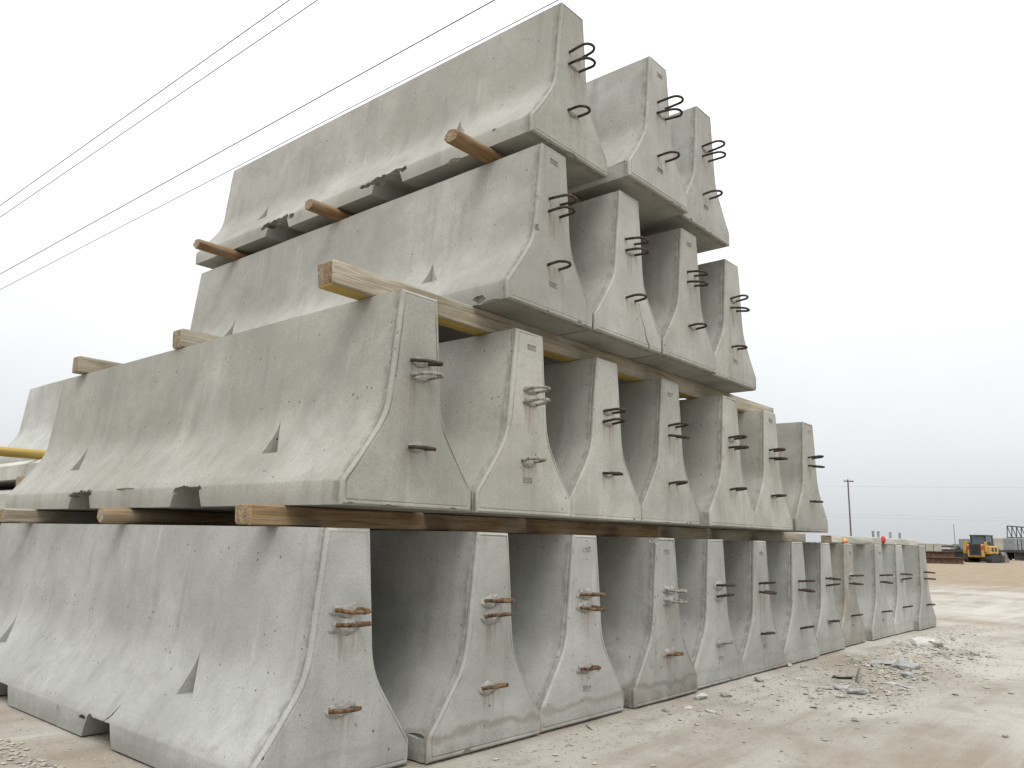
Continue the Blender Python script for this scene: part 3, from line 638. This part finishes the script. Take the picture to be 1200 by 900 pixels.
# compact track loader, seen from behind with its bucket on the ground to its front
def track_loader(loc, rz):
    e = empty('track_loader', loc, rz); tag(e, 'yellow compact track loader with dark rear grille and lowered bucket', 'track loader')
    # local: +x forward, y left
    for s in (1, -1):
        bm = bmesh.new(); prof = []
        for cx, cz, r, a0, a1 in ((.75, .26, .26, -90, 60), (-.35, .52, .2, 60, 130), (-.85, .27, .27, 120, 270)):
            for k in range(6):
                a = R(a0 + (a1-a0)*k/5); prof.append((cx + r*math.cos(a), s*.62, cz + r*math.sin(a)))
        prism(bm, prof, (0, s*.36, 0)); t = obj('track', bm, BLACK, e)
        for cx in (-.82, -.3, .2, .7):
            bm = bmesh.new(); tube(bm, [(cx, s*.97, .25), (cx, s*1.0, .25)], .17, 14); obj('road_wheel', bm, DARKM, t)
    bm = bmesh.new(); box(bm, (-.1, 0, .62), (1.9, 1.16, .62), bev=.05); obj('chassis', bm, DARKM, e)
    bm = bmesh.new(); box(bm, (-1.02, 0, .86), (.36, 1.2, .95), bev=.06); obj('engine_housing', bm, PAINTY, e)
    rd = bmesh.new(); box(rd, (-1.22, 0, .95), (.06, .84, .86), bev=.02); rd = obj('rear_door', rd, DARKM, e)
    for k in range(7):
        bm = bmesh.new(); box(bm, (-1.26, 0, .68 + k*.09), (.03, .66, .04)); obj('grille_slat', bm, BLACK, rd)
    for s in (1, -1):
        bm = bmesh.new(); box(bm, (-1.21, s*.52, 1.08), (.05, .12, .26)); obj('tail_light', bm, REDP, e)
        bm = bmesh.new(); box(bm, (-.95, s*.74, 1.15), (.5, .16, .75), bev=.03); obj('arm_tower', bm, PAINTY, e)
        bm = bmesh.new(); p = [(-1.1, s*.70, 1.50), (-.7, s*.70, 1.54), (.75, s*.70, 1.0), (1.3, s*.70, .5), (1.3, s*.70, .3), (1.15, s*.70, .3), (.62, s*.70, .84), (-1.1, s*.70, 1.36)]
        prism(bm, p, (0, s*.14, 0)); obj('lift_arm', bm, DARKM, e)
        bm = bmesh.new(); box(bm, (-.35, s*.79, .92), (1.5, .34, .62), bev=.06); obj('fender', bm, PAINTY, e)
        for x_ in (-.6, -.1): bm = bmesh.new(); box(bm, (x_, s*.963, .95), (.3, .014, .3)); obj('vent_panel', bm, DARKM, e)
        bm = bmesh.new(); tube(bm, [(-.5, s*.66, .8), (.5, s*.66, 1.0)], .045, 10); obj('hydraulic_cylinder', bm, GREYM, e)
    cab = bmesh.new()
    for x in (-.62, .5):
        for s in (1, -1): box(cab, (x, s*.5, 1.42), (.09, .09, 1.1))
    box(cab, (-.06, 0, 1.99), (1.4, 1.12, .09), bev=.02); box(cab, (-.06, 0, 1.0), (1.2, 1.08, .3))
    cab = obj('cab', cab, DARKM, e)
    for c, s in (((-.62, 0, 1.57), (.02, .9, .72)), ((-.06, .5, 1.57), (1.03, .02, .72)), ((-.06, -.5, 1.57), (1.03, .02, .72))):
        bm = bmesh.new(); box(bm, c, s); obj('window_pane', bm, GLASS, cab)
    bm = bmesh.new(); p = [(1.2, -.98, .02), (2.05, -.98, .02), (2.05, -.98, .05), (1.42, -.98, .12), (1.32, -.98, .45), (1.55, -.98, .74), (1.45, -.98, .76), (1.18, -.98, .5)]
    prism(bm, p, (0, 1.96, 0)); bk = obj('bucket', bm, BUCKET, e)
    for s in (1, -1):
        bm = bmesh.new(); p = [(1.25, s*.985, .02), (2.0, s*.985, .02), (1.55, s*.985, .74), (1.25, s*.985, .5)]; prism(bm, p, (0, -s*.03, 0)); obj('side_plate', bm, BUCKET, bk)
    return e
tl = far_at(1153, 659.2); ld = track_loader(tl, math.atan2((tl-CAM).y, (tl-CAM).x) - R(24)); s_ = mpp(tl)*31.5/2.03; ld.scale = (s_, s_, s_); ld.location.z = 0.005
# rusty steel beams laid in two tiers
def ibeam(loc, ln, rz, label, h=.30, wd=.25):
    bm = bmesh.new(); t = .03
    p = [(0, -wd/2, 0), (0, wd/2, 0), (0, wd/2, t), (0, t/2, t), (0, t/2, h-t), (0, wd/2, h-t), (0, wd/2, h), (0, -wd/2, h), (0, -wd/2, h-t), (0, -t/2, h-t), (0, -t/2, t), (0, -wd/2, t)]
    prism(bm, [(a - ln/2, b, c) for a, b, c in p], (ln, 0, 0)); o = obj('steel_beam', bm, BEAMRUST); o.location = loc; o.rotation_euler = (0, 0, rz); tag(o, label, 'steel beam', 'rusty steel beams across the yard')
q = far_at(1098, 660.3); k = mpp(q); u = Vector((math.cos(HEAD), math.sin(HEAD), 0)); dv = Vector((-u.y, u.x, 0))
for i in range(3): ibeam(q + dv*(i*.3), 62*k, HEAD, 'rusty steel beam on the ground, lower tier across the yard', h=.32, wd=.27)
for i in range(2): ibeam(q - u*3*k + dv*(i*.34+.1) + Vector((0, 0, .321)), 50*k, HEAD+.004, 'rusty steel beam lying on the lower tier across the yard', h=.30, wd=.27)
# concrete blocks behind the beams
q = far_at(1091, 656); k = mpp(q)
for i in range(3):
    bm = bmesh.new(); box(bm, (0, 0, 9.6*k), (9.2*k, 1.2, 19.2*k), bev=.04); o = obj('concrete_block', bm, CONC); o.location = q + u*((i-1.6)*9.6*k); o.rotation_euler = (0, 0, HEAD); o.color = (1, .5, .1, 0)
    tag(o, 'large concrete block standing behind the rusty beams', 'concrete block', 'blocks behind the beams')
# flatbed trailers
def trailer(loc, ln, rz, hbed, label, group='flatbed trailers across the yard'):
    e = empty('flatbed_trailer', loc, rz); tag(e, label, 'trailer', group)
    bm = bmesh.new(); box(bm, (0, 0, hbed-.12), (ln, 2.4, .16)); obj('deck', bm, DARKM, e)
    bm = bmesh.new(); box(bm, (0, .45, hbed-.45), (ln*.96, .14, .5)); box(bm, (0, -.85, hbed-.48), (ln*.96, .14, .56)); obj('frame_rail', bm, DARKM, e)
    for x in (ln*.26, ln*.38):
        for y in (-1, 1):
            bm = bmesh.new(); tube(bm, [(x, y*.82, .5), (x, y*1.15, .5)], .5, 18); t = obj('wheel', bm, BLACK, e)
            bm = bmesh.new(); tube(bm, [(x, y*1.15, .5), (x, y*1.17, .5)], .26, 14); obj('rim', bm, GREYM, t)
    for y in (-.7, .7):
        bm = bmesh.new(); box(bm, (-ln*.3, y, (hbed-.7)/2), (.14, .14, hbed-.7)); obj('landing_leg', bm, DARKM, e)
    return e
q = far_at(1126, 656.5); k = mpp(q); trailer(q, 44*k, HEAD, 13.2*k, 'dark flatbed trailer behind the rusty beams')
def shipping(loc, dims, rz, mat, label, ribs=14):
    e = empty('container', loc, rz); tag(e, label, 'container')
    bm = bmesh.new(); box(bm, (0, 0, dims[2]/2), dims); obj('shell', bm, mat, e)
    for i in range(ribs):
        bm = bmesh.new(); box(bm, (-dims[0]/2 + dims[0]*(i+.5)/ribs, -dims[1]/2-.02, dims[2]/2), (dims[0]/ribs*.5, .04, dims[2]*.92)); obj('rib', bm, mat, e)
shipping(q + u*15*k + Vector((0, 0, 13.2*k-.035)), (15*k, 1.8, 12*k), HEAD, GREYM, 'grey ribbed metal container on the flatbed trailer', 7)
# tall beige precast panel behind the loader
q = far_at(1175, 654); k = mpp(q); e = empty('precast_panel', q, HEAD); tag(e, 'beige precast wall panel standing behind the loader', 'panel')
bm = bmesh.new(); box(bm, (0, 0, 11.5*k), (18*k, .25, 23*k), bev=.03); obj('panel', bm, BEIGE, e)
for s in (-.35, .35):
    bm = bmesh.new(); tube(bm, [(s*18*k, .12, 15*k), (s*18*k, 1.6, 0)], .05, 8); obj('brace', bm, GREYM, e)
# second trailer with grey bundles and a steel truss on it
q = far_at(1206, 657); k = mpp(q); trailer(q, 50*k, HEAD, 12*k, 'black flatbed trailer loaded with the steel truss')
BG = 'grey panels on the truss trailer'; topz = 12*k - .038
for i in range(9):
    bm = bmesh.new(); box(bm, (0, 0, 7*k), (3.6*k, 1.5, 14*k), bev=.03); o = obj('metal_panel', bm, GREYM); o.location = q + u*((-20.5 + i*4.4)*k) + Vector((0, 0, topz+.002)); o.rotation_euler = (0, 0, HEAD)
    tag(o, 'upright grey metal panel standing on the truss trailer', 'panel', BG)
e = empty('steel_truss', q + Vector((0, 0, topz + 14*k + .005)), HEAD); tag(e, 'dark lattice steel truss carried above the grey panels', 'truss')
def rod(p, q_, r, name): bm = bmesh.new(); tube(bm, [p, q_], r, 6); obj(name, bm, DARKM, e)
h_ = 14*k; r_ = .75*k
rod((-24*k, 0, r_), (26*k, 0, r_), r_*.8, 'bottom_chord'); rod((-22*k, 0, h_), (26*k, 0, h_*.82), r_, 'top_chord')
for i in range(9):
    x = (-23 + i*5.5)*k; zt = h_*(1 - .18*(i/9)) ; rod((x, 0, r_), (x+1*k, 0, zt), r_*.7, 'web_post'); rod((x+1*k, 0, zt), (x+5.5*k, 0, r_), r_*.6, 'web_diagonal')
# thin mast and a low white-and-red shed far behind
q = far_at(1120.5, 652); k = mpp(q); e = empty('mast', q); tag(e, 'thin grey mast beyond the trailers', 'mast'); bm = bmesh.new(); tube(bm, [(0, 0, 0), (0, 0, 36*k)], [.6*k, .4*k], 8); obj('shaft', bm, GREYM, e)
bm = bmesh.new(); box(bm, (0, 0, 36*k), (.9*k, .9*k, 1.4*k)); obj('tip', bm, GREYM, e)
q = far_at(1112, 650.5); k = mpp(q); e = empty('shed', q, HEAD); tag(e, 'low white shed with dark roof and red stripe far behind the trailers', 'shed')
bm = bmesh.new(); box(bm, (0, 0, 4.6*k), (26*k, 6, 9.2*k)); obj('wall', bm, WHITEP, e); bm = bmesh.new(); box(bm, (0, 0, 9.9*k), (28*k, 7, 1.3*k)); obj('roof', bm, DARKM, e)
for i in range(5):
    bm = bmesh.new(); box(bm, ((-10+i*5)*k, -3.01, 5*k), (2.2*k, .06, 3.5*k)); obj('door_panel', bm, BEAMRUST, e)
# low scrub along the horizon: one mass
rng = random.Random(77); bm = bmesh.new()
for i in range(700):
    a = YAW + R(rng.uniform(5, 48)); d = rng.uniform(330, 520); c = Vector((CAM.x + math.sin(a)*d, CAM.y + math.cos(a)*d, rng.uniform(.3, 1.6)))
    r = bmesh.ops.create_icosphere(bm, subdivisions=1, radius=rng.uniform(1.0, 2.4))
    for v in r['verts']: v.co = Vector((v.co.x*1.6, v.co.y*1.6, v.co.z*.7))*(1+.3*noise.noise(v.co+c)) + c
tag(obj('scrub', bm, LEAF), 'distant low scrub along the horizon', 'scrub', kind='stuff')
